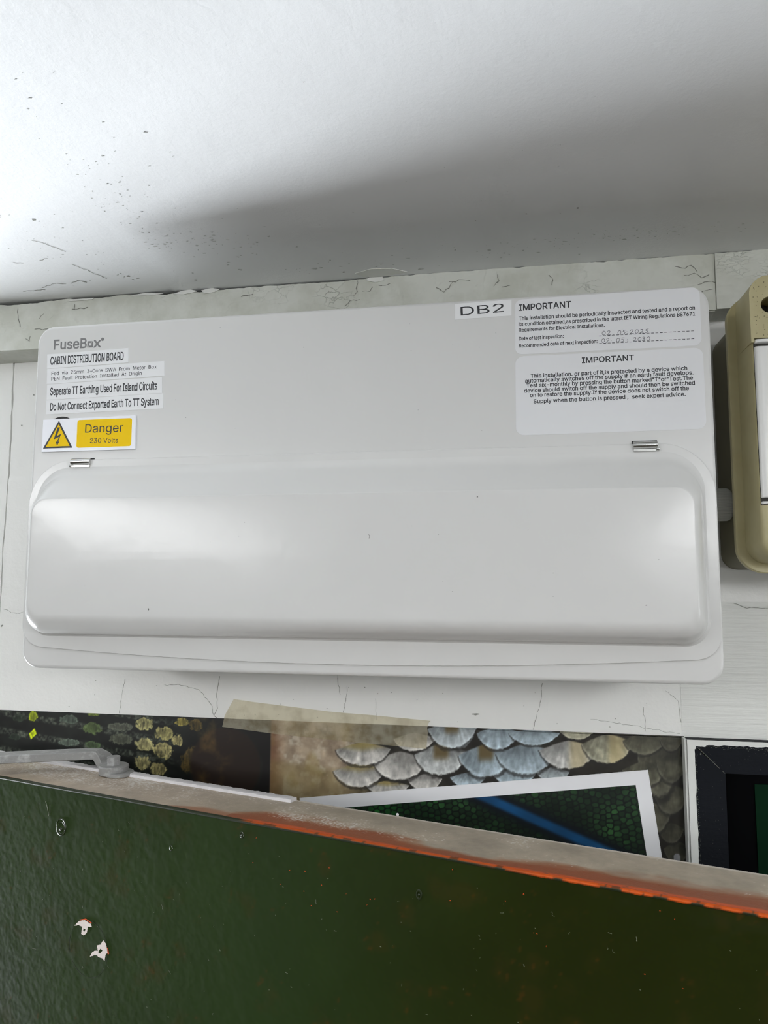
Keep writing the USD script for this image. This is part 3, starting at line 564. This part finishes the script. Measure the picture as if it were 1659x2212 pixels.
def paint_poster(x, z):
    C = np.empty(x.shape + (3,)); n1 = fb(x, z, 0, .12, 5, 71); n2 = fb(x, z, 0, .5, 4, 73); n3 = fb(x, z, 0, .04, 4, 75)
    def mixc(mask, c):
        C[...] = C * (1 - mask[..., None]) + np.asarray(c, float) * mask[..., None]
    C[...] = np.array([40, 37, 31]) * (.55 + .9 * n1[..., None])
    # dark reptile at the left
    L = sstep(-84, -86, x); mixc(L, (24, 27, 24)); C[x < -85] *= (.5 + .9 * n1[x < -85])[:, None]
    rowz = np.sin((z + .12 * x) * 2 * math.pi / 15.0 + 1.2); mixc(L * sstep(.1, .9, rowz) * sstep(-150, -190, x) * np.clip(n2 * 2.2 - .75, 0, 1) * .75, (128, 136, 118))
    for x0, z1, x1, z0, c in crocs:
        cx, cz, hx, hz = (x0 + x1) / 2, (z0 + z1) / 2, (x1 - x0) / 2, (z1 - z0) / 2
        if z1 == -183.2: d = np.abs((x - cx) / hx - .3 * (z - cz) / hz) + np.abs((z - cz) / hz) * .8
        else: d = ((x - cx) / hx) ** 2 + ((z - cz) / hz) ** 2 + 1.5 * (n2 - .5) + .8 * (fb(x, z, 7, .22, 3, 78) - .5)
        stri = .6 + .7 * fb(x, z * .25, 0, .8, 3, 77)
        k = sstep(1.1, .7, d) * (1 - .55 * sstep(.52, .7, fb(x * 1.6, z * .4, 3, .5, 3, 79)) * (x1 > -200))
        C[...] = C * (1 - k[..., None]) + (np.array(c, float) * (.82 + .35 * sstep(.15, .8, d))[..., None] * np.minimum(stri, 1.15)[..., None]) * k[..., None]
    # brown dark round shape
    d = ((x + 122) / 30) ** 2 + ((z + 205) / 30) ** 2; mixc(sstep(1.05, .85, d), (38, 28, 22)); mixc(sstep(-139, -120, x) * sstep(-84, -86, x) * sstep(1.0, 1.15, d), (22, 20, 19))
    mixc(sstep(-150, -140, x) * sstep(-112, -124, x) * np.clip(fb(x, z, 2, .12, 4, 74) * 2.4 - 1.1, 0, 1) * .8, (112, 88, 44))
    # mottled tan skin
    B = sstep(-85.5, -83.5, x) * sstep(6, -30, x + 10 * (n3 - .5)); mixc(B, (160, 142, 120)); C += (B * (n1 - .5) * 110)[..., None] * np.array([1, .97, .85]); mixc(B * sstep(.45, .8, fb(x, z, 9, .22, 3, 76)) * .7, (206, 197, 178)); mixc(B * sstep(-70, -84, x) * .7, (110, 70, 44)); mixc(B * sstep(.55, .7, fb(x, z, 5, .06, 3, 79)) * .45, (138, 116, 62))
    mixc(B * sstep(-204, -212, z + .1 * x) * .45, (122, 106, 60))
    # overlapping fan scales, lowest first
    for x0, z1, x1, z0 in sorted(fan, key=lambda f: f[3]):
        cx, hx = (x0 + x1) / 2, (x1 - x0) / 2 * 1.07; z1 = z1 + .28 * (z1 - z0); h = z1 - z0
        sl = (x > x0 - 4) & (x < x1 + 4) & (z > z0 - 6) & (z < z1 + 3)
        if not sl.any(): continue
        X, Zz = x[sl], z[sl]; u = (X - cx) / hx + .05 * (n1[sl] - .5); v = (z1 - Zz) / h * 1.0
        v = v + .25 * u * np.sign(1) * .3
        edge = (1 - np.clip(np.abs(u), 0, 1) ** 2.2) ** .55 + .05 * (n2[sl] - .5) * 2
        top = .34 * np.abs(u) ** 1.3
        fade = max(0.0, min(1.0, (cx - 180) / 75))
        k = sstep(0, .07, edge - v) * sstep(0, .06, v - top + .04) * (np.abs(u) < 1)
        sh = sstep(0, -.22, edge - v) * 0  # no painted shade
        ang = np.arctan2(u, v + .55)
        st = fb(ang * 9, v * 1.2, cx, 1.6, 4, 81)
        bl = sstep(35, 75, cx) * sstep(150, 120, cx)
        base = np.array([200, 197, 190]) * (1 - bl) + np.array([172, 188, 196]) * bl
        if cx > 150: base = np.array([168, 165, 142])
        if cx > 190: base = np.array([128, 126, 104])
        mot = .72 + .55 * fb(X, Zz, cx, .28, 4, 83)
        c = base * (.80 + .40 * st)[:, None] * mot[:, None] * (1.0 - .16 * sstep(.25, .75, fb(X, Zz * .4, cx + 3, .14, 3, 84)))[:, None] * (.78 + .3 * sstep(.1, .8, v))[:, None]
        c += (sstep(.2, .04, edge - v) * 26)[:, None]
        c *= (1 - .5 * fade)
        if (x0, z0) in ((39.7, -185.0), (29.4, -205.6), (62.8, -205.3)): q = sstep(.34, .16, np.abs(u)) * sstep(.62, .3, v); c = c * (1 - q[:, None]) + np.array([104, 90, 60]) * q[:, None]
        if (x0, z0) in ((122.7, -196.5), (153.1, -191.5)): q = sstep(-.1, .2, u) * sstep(.9, .4, u) * .55; c = c * (1 - q[:, None]) + np.array([206, 186, 132]) * q[:, None]
        if cx < 15: q = sstep(.5, .15, v + .2 * np.abs(u)) * .75; c = c * (1 - q[:, None]) + np.array([150, 132, 70]) * q[:, None]
        kk = k[:, None] * (1 - .35 * fade); g = C[sl]
        rim = (sstep(.10, .02, np.abs(edge - v + .03)) * (np.abs(u) < .97) * (v > .3))[:, None] * .6
        g = g * (1 - rim) + np.array([40, 38, 36]) * rim
        C[sl] = g * (1 - kk) + c * kk
    mixc(sstep(186, 220, x) * .5 * sstep(.35, .7, fb(x, z, 11, .12, 4, 90)), (22, 22, 19)); mixc((((x - 217) / 2.5) ** 2 + ((z + 254) / 3) ** 2 < 1).astype(float) * .6, (190, 192, 205))
    return lin(np.clip(C, 0, 255))
U = np.linspace(-420, 224.6, 1150); V = np.linspace(-262, -168.6, 168)
m, uu, vv, loop = slab(U, V, lambda u, v: np.stack([u, np.full_like(u, D - 0.35), v - .0018 * (u + 324) * (v > -170)], -1), (0, -1, 0), .3)
po = thing('poster', 'dark poster of close-up reptile and fish scales below the fuse board', 'poster', (-100, D, -215))
obj('printed_sheet', m, 'print_paper', po, color=slab_colors(paint_poster(uu, vv), loop))

ph = thing('photo_print', 'tilted photo with white border, green scales and a blue band, on the poster', 'photograph', (75, D, -230))
A0 = np.array([199.1, -194.1]); ca, sa = math.cos(math.radians(7.25)), math.sin(math.radians(7.25))
pr = np.random.default_rng(11)
def paint_photo(a, b):
    # a runs left from the top right corner, b runs down, mm
    C = np.empty(a.shape + (3,)); big = np.sqrt((a - 50) ** 2 + (b - 30) ** 2)
    g = np.stack(np.meshgrid(np.arange(-5, 262, 4.6), np.arange(-5, 72, 4.0), indexing='ij'), -1).reshape(-1, 2); g[:, 1] += (np.round(g[:, 0] / 4.6) % 2) * 2.0; g += pr.uniform(-1.0, 1.0, g.shape)
    wb = 2.0 * np.stack([fb(a, b, 0, .1, 2, 85) - .5, fb(a, b, 4, .1, 2, 86) - .5], -1)
    d, i = cKDTree(g * [1, 1.15]).query((np.stack([a, b], -1) + wb) * [1, 1.15], k=2)
    e = d[..., 1] - d[..., 0]; tone = pr.uniform(.35, 1.0, len(g))[i[..., 0]]
    light = .35 + .9 * np.clip(fb(a, b, 0, .035, 3, 88) * 1.8 - .5, 0, 1)
    C[...] = np.array([6, 15, 12]); k = sstep(.5, 1.3, e)[..., None] * (tone * light)[..., None]
    C = C * (1 - sstep(.5, 1.3, e)[..., None]) + (np.array([8, 18, 13]) + np.array([44, 78, 38]) * k) * sstep(.5, 1.3, e)[..., None]
    lf = sstep(130, 200, a)[..., None]; C = C * (1 - lf) + C * np.array([.55, 1.0, .75]) * lf
    # soft blue band running down to the right
    line = (b - (12 + (115.4 - a) * .54)) * .88; wdt = 6.2
    q = sstep(wdt + 5, wdt - 2, np.abs(line))[..., None]; C = C * (1 - q) + np.array([7, 16, 24]) * q
    q = sstep(wdt - 1, 1.5, np.abs(line))[..., None]; C = C * (1 - q) + np.array([16, 70, 112]) * (.75 + .5 * fb(a, b, 0, .06, 3, 89))[..., None] * q
    bd = (a < 10.2) | (b < 9.8)
    C[bd] = (246, 246, 248)
    return lin(np.clip(C, 0, 255))
Ua = np.concatenate([np.arange(0, 10.2, 2.0), [10.05, 10.35], np.arange(10.8, 262, .55)]); Vb = np.concatenate([np.arange(0, 9.6, 2.0), [9.65, 9.95], np.arange(10.4, 68, .5)])
m, uu, vv, loop = slab(Ua, Vb, lambda a, b: np.stack([A0[0] - a * ca + b * sa, np.full_like(a, D - 0.8), A0[1] - a * sa - b * ca], -1), (0, -1, 0), .35)
obj('printed_sheet', m, 'print_paper', ph, color=slab_colors(paint_photo(uu, vv), loop))

tp = [(-115.9, -153.4), (-100, -155.2), (-34.1, -160.9), (-5, -162.2), (42.0, -165.0), (40.5, -166.5), (39.4, -170.2), (39.8, -174), (38.7, -186.0), (20, -184.9), (-11.8, -183.6), (-78.8, -179.5), (-125.1, -175.4), (-123.2, -166.3)]
o = obj('masking_tape', flat(Polygon(tp), D - 0.9, .15), 'masking_tape'); tag(o, 'strip of translucent beige masking tape holding the top of the poster', 'tape')

# ================================================================== black framed panel at the right
fr = thing('picture_frame', 'navy black mitred wooden frame round a dark green panel, edges smeared with white paint', 'frame', (300, D, -300))
FY = 105.0
def fpoly(pts): return flat(Polygon(pts), D - .3, D - .3 - FY)
obj('stile', fpoly([(224.6, -170.4), (249.0, -192.1), (249.0, -640), (224.6, -640)]), 'navy_wood', fr)
obj('rail', fpoly([(224.9, -170.1), (520, -170.1), (520, -192.1), (249.2, -192.1)]), 'navy_wood', fr)
obj('stile', fpoly([(520, -170.4), (495.5, -192.1), (495.5, -640), (520, -640)]), 'navy_wood', fr)
obj('backboard', bx(248, 497, 112.6, 114.6, -641, -191), 'black_glass', fr)
obj('green_panel', bx(269.6, 480, 111.4, 112.5, -620, -200.0), 'green_card', fr)
wl = [(224.4, -170.2)] + [(229.3 + .55 * (float(fb(np.array(z), np.array(0.), 0., .12, 4, 91)) - .5) * 2 + (1.0 if z > -176 else 0), z) for z in np.arange(-170.2, -262, -.8)] + [(224.4, -262)]
obj('paint_smear', flat(Polygon(wl).buffer(0), FY + .02, .35), 'flake_paint', fr, label='white paint smeared on the frame edge')
wt = [(224.4, -170.0)] + [(x, -173.2 - 1.2 * (float(fb(np.array(x), np.array(0.), 3., .22, 4, 93)) - .5) * 2 * (1 if x > 238 else .4) - (1.2 if x < 237 else 0)) for x in np.arange(224.4, 420, .8)] + [(420, -170.0)]
obj('paint_smear', flat(Polygon(wt).buffer(0), FY + .02, .33), 'flake_paint', fr, label='white paint smeared on the frame edge')
obj('scratch', flat(unary_union([LineString([(231.5, -175.2), (238, -181.6), (245, -188.5)]).buffer(.13), LineString([(247, -190.4), (248.7, -192)]).buffer(.1), Point(233.2, -179.6).buffer(.5)] + [blob(rng, rng.uniform(232, 290), rng.uniform(-190, -177), .12, .12, 5) for _ in range(30)] + [blob(rng, rng.uniform(231, 247), rng.uniform(-255, -190), .12, .12, 5) for _ in range(30)] + [blob(rng, 229.6 + abs(rng.normal(0, .7)), rng.uniform(-258, -172), .12, .35, 5) for _ in range(150)] + [blob(rng, rng.uniform(232, 300), -174.0 - abs(rng.normal(0, .9)), .5, .1, 5) for _ in range(150)]), FY + .02, .1), 'scratch', fr, kind='stuff')
obj('white_bead', bx(222.9, 224.5, FY + 1, D - .4, -640, -170), 'flake_paint', fr)

# ================================================================== green steel shutter in front
sh = thing('steel_shutter', 'dark green gloss steel panel in the foreground, scuffed grey top edge showing orange primer', 'metal panel', (0, -20, -900))
TH = math.radians(16.52); E = np.array([math.cos(TH), -math.sin(TH), 0]); Nn = np.array([-math.sin(TH), -math.cos(TH), 0])
F0 = np.array([0, -44.0, 0])
TOPZ, BOTZ, S0, S1 = -200.0, -900.0, -345.0, 330.0
def fp(s, z, out=0.0): return F0 + E * s + Nn * out + np.array([0, 0, z])
# face: fine grid for the patchy paint
Us = np.linspace(S0, S1, 520); Vs = np.concatenate([np.linspace(BOTZ, -440, 12), np.linspace(-436, TOPZ - 1.2, 190)])
def face_col(s, z):
    n = fb(s, z, 0, .012, 4, 101); n2 = fb(s, z, 0, .06, 5, 103); n3 = fb(s, z, 3, .3, 3, 105)
    C = np.array([39, 56, 25]) * (1 - 0)
    C = np.broadcast_to(C, s.shape + (3,)).astype(float).copy()
    r = sstep(-60, 150, s)[..., None]; C = C * (1 - r) + np.array([31, 38, 4]) * r
    C *= (.86 + .3 * n)[..., None]
    q = (sstep(.58, .8, n2) * .3)[..., None]; C = C * (1 - q) + np.array([62, 48, 16]) * q
    q = (sstep(.72, .8, n3) * sstep(.5, .6, n2) * .4)[..., None]; C = C * (1 - q) + np.array([96, 54, 20]) * q
    return lin(np.clip(C, 0, 255))
def face_h(s, z): return .35 * (fb(s, z, 0, .05, 3, 107) - .5) + .12 * (fb(s, z, 0, .25, 3, 109) - .5)
m, uu, vv, loop = slab(Us, Vs, lambda s, z: F0 + s[..., None] * E + z[..., None] * np.array([0, 0, 1.0]), Nn, 2.0, face_h)
obj('face_sheet', m, 'green_gloss', sh, color=slab_colors(face_col(uu, vv), loop))
# rolled top arris of the green sheet, ragged where the paint has chipped to the primer
n_ = 900; ss = np.linspace(S0, S1, n_); rag = .5 + 1.0 * fb(ss, 0., 0., .15, 4, 111)
prim = sstep(-70, -50, ss) * (.55 + .9 * fb(ss, 0., 0., .05, 3, 112)); prim *= 1 - .8 * sstep(100, 108, ss) * sstep(130, 122, ss)
rr, rc = [], []
chipn = fb(ss, 0., 4., .2, 5, 113)
for i, s in enumerate(ss):
    w = .9 + rag[i]
    rr.append([fp(s, TOPZ - 1.5, .35), fp(s, TOPZ - .6, .5), fp(s, TOPZ + .05, .2), fp(s, TOPZ + .15, -w * .6), fp(s, TOPZ + .02, -w), fp(s, TOPZ - 1.9, -w)])
    far = float(sstep(85, 130, s)); near = float(sstep(-60, -45, s))
    o_top = near * (1.0 if chipn[i] > .38 else .3); o_front = far * float(sstep(.46, .56, chipn[i])); o_low = .8 * far * float(sstep(.62, .70, chipn[i]))
    g, o_ = lin(34, 42, 20), lin(205, 84, 14)
    rc.append([g + (o_ - g) * q for q in (o_low, o_front, max(o_front, o_top * .7), o_top, o_top, 0)])
rr = np.array(rr); k6 = 6; v = rr.reshape(-1, 3); f = []
for i in range(n_ - 1):
    for j in range(k6):
        a, b = i * k6 + j, i * k6 + (j + 1) % k6; f += [(a, b, b + k6), (a, b + k6, a + k6)]
t = trimesh.Trimesh(v, f, process=False)
if t.volume < 0: t.invert()
obj('arris', t, 'arris_paint', sh, color=np.array(rc).reshape(-1, 3), label='chipped edge with orange primer')
# top flange: grey, primer orange towards the front edge
Ud = np.linspace(0.6, 49.0, 100); Us2 = np.linspace(S0, S1, 1100)
def top_col(s, d):
    n = fb(s, d, 0, .05, 4, 121); n2 = fb(s, d, 0, .35, 4, 123); n3 = fb(s, d, 0, 1.2, 3, 125)
    C = np.broadcast_to(np.array([168, 156, 137.]), s.shape + (3,)).copy(); C *= (.86 + .28 * n)[..., None] * (.94 + .12 * n2)[..., None]
    lg = sstep(-10, -180, s)[..., None]; C = C * (1 - lg) + C * np.array([1.02, 1.0, 1.0]) * 1.04 * lg
    wo = np.interp(s, [-420, -260, -235, -180, -120, -95, -70, -52, -20, 10, 45, 62, 90, 120, 150, 190, 230, 330], [2, 2.0, 1.5, .2, 1.5, 7, 8, 15, 16, 14, 13, 8, 7, 13, 15, 17, 15, 15])
    edge = wo * (.55 + .9 * fb(s * .35, d, 0, .12, 4, 127))
    q = sstep(1.0, -.25, (d - edge) / np.maximum(wo * .6, 1)) * np.where(s < -70, .55, .92); C = C * (1 - q[..., None]) + np.array([138, 66, 28]) * q[..., None]
    q = sstep(.25, -.1, (d - edge * .3) / np.maximum(wo * .4, 1)) * np.where(s < -55, .35, 1.0) * sstep(.3, .45, n2 + .1); C = C * (1 - q[..., None]) + np.array([204, 80, 10]) * q[..., None]
    # white paint spatter and scrapes
    w = .85 * sstep(.66, .72, n3 * .6 + n * .42 + .13 * sstep(-90, -200, s) + .05 * sstep(-60, -20, s) * sstep(40, 10, s) - .05 * sstep(40, 90, s)) * sstep(8, 18, d); C = C * (1 - w[..., None]) + np.array([220, 216, 210]) * w[..., None]
    q = sstep(46.2, 47.6, d + 1.6 * (n2 - .5)); C = C * (1 - q[..., None]) + np.array([205, 196, 184]) * q[..., None]
    return lin(np.clip(C, 0, 255))
m, uu, vv, loop = slab(Us2, Ud, lambda s, d: F0 + s[..., None] * E - d[..., None] * Nn + np.array([0, 0, TOPZ - .2]), (0, 0, 1), 2.0, lambda s, d: .25 * (fb(s, d, 0, .04, 3, 131) - .5))
obj('top_flange', m, 'grey_top', sh, color=slab_colors(top_col(uu, vv), loop))
bq = [F0 + E * S0 - Nn * 49 , F0 + E * S1 - Nn * 49]
def sbar(s0, s1, d0, d1, z0, z1, bev=.3):
    m = bx(s0, s1, 0, 1, z0, z1); v = m.vertices.copy(); d = np.where(v[:, 1] < .5, d0, d1)
    m.vertices = F0 + v[:, :1] * E - d[:, None] * Nn + np.array([0, 0, 1.]) * v[:, 2:3]
    if m.volume < 0: m.invert()
    return m
obj('back_sheet', sbar(S0, S1, 47.5, 49.2, BOTZ, TOPZ - .4), 'grey_paint_metal', sh)
# white rubbery seal along the back of the flange, ragged end
n_ = 260; ss = np.linspace(S0, -50, n_); k = []
for s in ss:
    j = .5 * (float(meshkit.noise(np.array([s * .8, 0, 0]))) - .5); h = 1.7 + .5 * float(meshkit.noise(np.array([s * .5, 5, 0])))
    k.append([F0 + E * s - Nn * d_ + np.array([0, 0, TOPZ + z_]) for d_, z_ in ((42.0 + j, -.4), (42.3 + j, h * .8), (43.2, h), (48.0, h), (48.9, h * .7), (49.1, -.4))])
k = np.array(k).reshape(-1, 3); f = []
for i in range(n_ - 1):
    for j in range(6):
        a, b = i * 6 + j, i * 6 + (j + 1) % 6; f += [(a, b, b + 6), (a, b + 6, a + 6)]
e0 = (n_ - 1) * 6; f += [(e0, e0 + 1, e0 + 2), (e0, e0 + 2, e0 + 3), (e0, e0 + 3, e0 + 4), (e0, e0 + 4, e0 + 5)]
t = trimesh.Trimesh(k, f, process=False)
obj('seal_strip', t, 'white_seal', sh)
tb = obj('paint_fleck', cat([trimesh.creation.icosphere(1, .9), ]).apply_translation(F0 + E * 22 - Nn * 48.5 + np.array([0, 0, TOPZ + .8])), 'white_seal', sh)
# marks on the face
def on_face(poly, y0, t):
    m = flat(poly, 0, t); v = m.vertices.copy()
    m.vertices = F0 + v[:, :1] * E + (y0 - v[:, 1])[:, None] * Nn + v[:, 2:3] * np.array([0, 0, 1.]); 
    if m.volume < 0: m.invert()
    return m
SX = lambda x: x / math.cos(TH)
cx, cz = SX(-169.0), -297.0
rng2 = np.random.default_rng(21)
chip1 = Polygon([(SX(-181.5), -285.5), (SX(-178), -282), (SX(-173), -280.2), (SX(-167.5), -281.5), (SX(-166.4), -283.2), (SX(-170), -283.6), (SX(-170.5), -287.4), (SX(-173), -289.8), (SX(-175.2), -289.2), (SX(-174.8), -284.6), (SX(-178), -284.4)])
chip2 = Polygon([(SX(-156.2), -289.0), (SX(-153.8), -291), (SX(-152.3), -295.8), (SX(-154), -297.4), (SX(-154.6), -301.2), (SX(-156.8), -300), (SX(-158.6), -300.2), (SX(-162), -299.2), (SX(-167), -301.4), (SX(-165.4), -298.4), (SX(-163), -296.8), (SX(-160.4), -296.4), (SX(-161.6), -293.4), (SX(-158.6), -292.2)])
hole = Polygon([(SX(-158.5), -294.6), (SX(-156.6), -295.4), (SX(-158.6), -297.6), (SX(-160.4), -297.2)])
hole1 = Polygon([(SX(-173.4), -285.4), (SX(-171.8), -285.6), (SX(-172.4), -287.2), (SX(-173.8), -287.0)])
def rough(p): return Polygon([(a + rng2.normal(0, .12), b + rng2.normal(0, .12)) for a, b in np.array(p.segmentize(.7).exterior.coords)[:-1]]).buffer(0)
obj('paint_chip', on_face(rough(chip1).difference(hole1), .25, .12), 'chip_white', sh, label='white chip in the green paint'); obj('paint_chip', on_face(rough(chip2).difference(hole), .25, .12), 'chip_white', sh, label='white chip in the green paint')
obj('primer_fleck', on_face(unary_union([Polygon([(SX(-153.4), -292.5), (SX(-152.2), -293), (SX(-151.2), -296.2), (SX(-152), -297)]), LineString([(SX(-177), -281), (SX(-172), -279.4), (SX(-167), -280.8)]).buffer(.3)] + [blob(rng2, rng2.uniform(-60, 260), rng2.uniform(-240, -204), .35, .3, 6) for _ in range(26)]), .22, .12), 'orange_primer', sh, kind='stuff')
arc = [Point(cx, cz).buffer(17.3, quad_segs=32).exterior]
cir = np.array(arc[0].coords); segs = [LineString(cir[i:i + 3]).buffer(.16) for i in range(0, len(cir) - 3, 2) if rng2.random() < .8]
obj('filler_plug', on_face(unary_union(segs), .24, .1), 'green_edge', sh, label='round filled hole outlined in the green paint')
sc = [LineString([(a, b), (a + rng2.normal(0, .5) * e, b + rng2.normal(0, .6) * e), (a + rng2.normal(0, 1.0) * e, b + rng2.normal(0, 1.0) * e)]).buffer(rng2.uniform(.04, .11), quad_segs=1) for a, b, e in zip(rng2.uniform(-250, 240, 210), rng2.uniform(-370, -212, 210), np.minimum(rng2.exponential(.35, 210) + .12, 1.2))]
sc += [LineString([(SX(-213), -211), (SX(-211), -215), (SX(-209.5), -220)]).buffer(.25), LineString([(SX(-208.5), -219), (SX(-208.8), -213)]).buffer(.2)]
obj('scratches', on_face(unary_union(sc), .22, .08), 'scratch', sh, kind='stuff')
# paint blisters
def dome(s, z, r, h):
    m = trimesh.creation.icosphere(3, 1.0); v = m.vertices * [r, r, h]
    m.vertices = fp(0, 0) + (s + v[:, :1]) * E + (z + v[:, 1:2]) * np.array([0, 0, 1.]) + v[:, 2:3] * Nn
    if m.volume < 0: m.invert()
    return m
def torus(s, z, r, q, sz=1.25):
    m = trimesh.creation.torus(r, q, major_sections=40, minor_sections=8); v = m.vertices
    m.vertices = fp(0, 0) + (s + v[:, :1]) * E + (z + v[:, 1:2] * sz) * np.array([0, 0, 1.]) + (v[:, 2:3] + .1) * Nn
    if m.volume < 0: m.invert()
    return m
obj('paint_blister', cat([torus(SX(-197.6), -225.5, 4.3, .45), torus(SX(-197.2), -225.9, 3.0, .3), dome(SX(-197.6), -227, 1.3, .8)]), 'green_edge', sh)
obj('paint_blister', cat([torus(SX(-53.5), -208.3, 1.2, .35), dome(SX(-53.5), -208.3, .9, .6)]), 'green_edge', sh)
obj('paint_blister', cat([torus(SX(55), -221.0, 1.3, .4, 1.6), dome(SX(55), -221.0, .7, .6)]), 'green_edge', sh)
obj('paint_blister', cat([torus(SX(-104.8), -224.1, 1.1, .25, 1.3)]), 'green_edge', sh)

# stay bar bolted to the top flange
st = thing('stay_bar', 'grey painted cranked steel stay bar bolted on the shutter top, left', 'stay bar', (-183, 55, TOPZ))
P0, P1 = np.array([-640.0, -118.0]), np.array([-205.0, 67.5]); bd = (P1 - P0) / np.linalg.norm(P1 - P0); bn = np.array([-bd[1], bd[0]])
Cc = np.array([-183.5, 54.5])
path = [(P0, -189.2), (P0 + (P1 - P0) * .5, -189.2), (P1 - bd * 6, -189.2), (P1, -189.5), (P1 + bd * 4 + [0.8, -1.8], -191.8), (P1 + bd * 7 + [2.2, -4], -195.2), (P1 + bd * 11 + [2.5, -8], -196.6), (Cc + [-1, .5], -196.6)]
secs = []
for i, (p, z) in enumerate(path):
    a = path[max(0, i - 1)]; b = path[min(len(path) - 1, i + 1)]
    d3 = np.array([*(b[0] - a[0]), b[1] - a[1]]); d3 /= np.linalg.norm(d3); side = np.array([-d3[1], d3[0], 0]); side /= np.linalg.norm(side); upv = np.cross(d3, side)
    hw_, ht = (7.0, 3.0); c3 = np.array([*p, z]); q = []
    for (a_, b_) in ((-1, -.8), (-.9, -1), (.9, -1), (1, -.8), (1, .8), (.9, 1), (-.9, 1), (-1, .8)): q.append(c3 + side * hw_ * a_ + upv * ht * b_)
    secs.append(np.array(q))
bar = loft(secs)
def zcyl(x, y, r, z0, z1, n=28):
    c = trimesh.creation.cylinder(radius=r, height=z1 - z0, sections=n); c.apply_translation([x, y, (z0 + z1) / 2]); return c
def pad(x, y, r, z0, z1, n=28, bev=.8):
    pr_ = np.array([[0, z0], [r - bev * .5, z0], [r, z0 + bev], [r, z1 - bev], [r - bev, z1], [0, z1]]); m = trimesh.creation.revolve(pr_, sections=n); m.apply_translation([x, y, 0]); return m
obj('bar', tm(man(bar) + man(pad(Cc[0], Cc[1], 10.5, -199.6, -193.4))), 'grey_paint_metal', st, smooth=35)
obj('washer', pad(Cc[0] + 5.5, Cc[1] - 1.5, 10.0, -199.95, -197.4, bev=.5), 'grey_paint_metal', st)
hb_ = trimesh.creation.cylinder(radius=5.2, height=5.2, sections=6); hb_.apply_translation([Cc[0] - 1, Cc[1] + 1.0, -190.8])
obj('bolt', cat([hb_, pad(Cc[0] - 1, Cc[1] + 1, 4.6, -188.4, -187.7, bev=.3)]), 'grey_paint_metal', st, smooth=20)

# ================================================================== lamps behind and below the camera
def batten(x, y, length, ang, label, mat='batten_glow'):
    L = thing('ceiling_light', label, 'ceiling light', (x, y, CEIL))
    a = math.radians(ang); Rm = trimesh.transformations.rotation_matrix(a, [0, 0, 1])
    def at(m): m.apply_transform(Rm); m.apply_translation([x, y, 0]); return m
    h = length / 2
    obj('housing', at(bx(-h - 10, h + 10, -75, 75, CEIL - 22, CEIL - .6)), 'lamp_metal', L)
    obj('diffuser', at(bx(-h, h, -70, 70, CEIL - 88, CEIL - 22.2, 12)), mat, L)
batten(-980, -1975, 2250, 84, 'long white ceiling batten light, left behind the camera')
batten(765, -1925, 2150, -86.8, 'long white ceiling batten light, right behind the camera', 'far_lamp_glow')
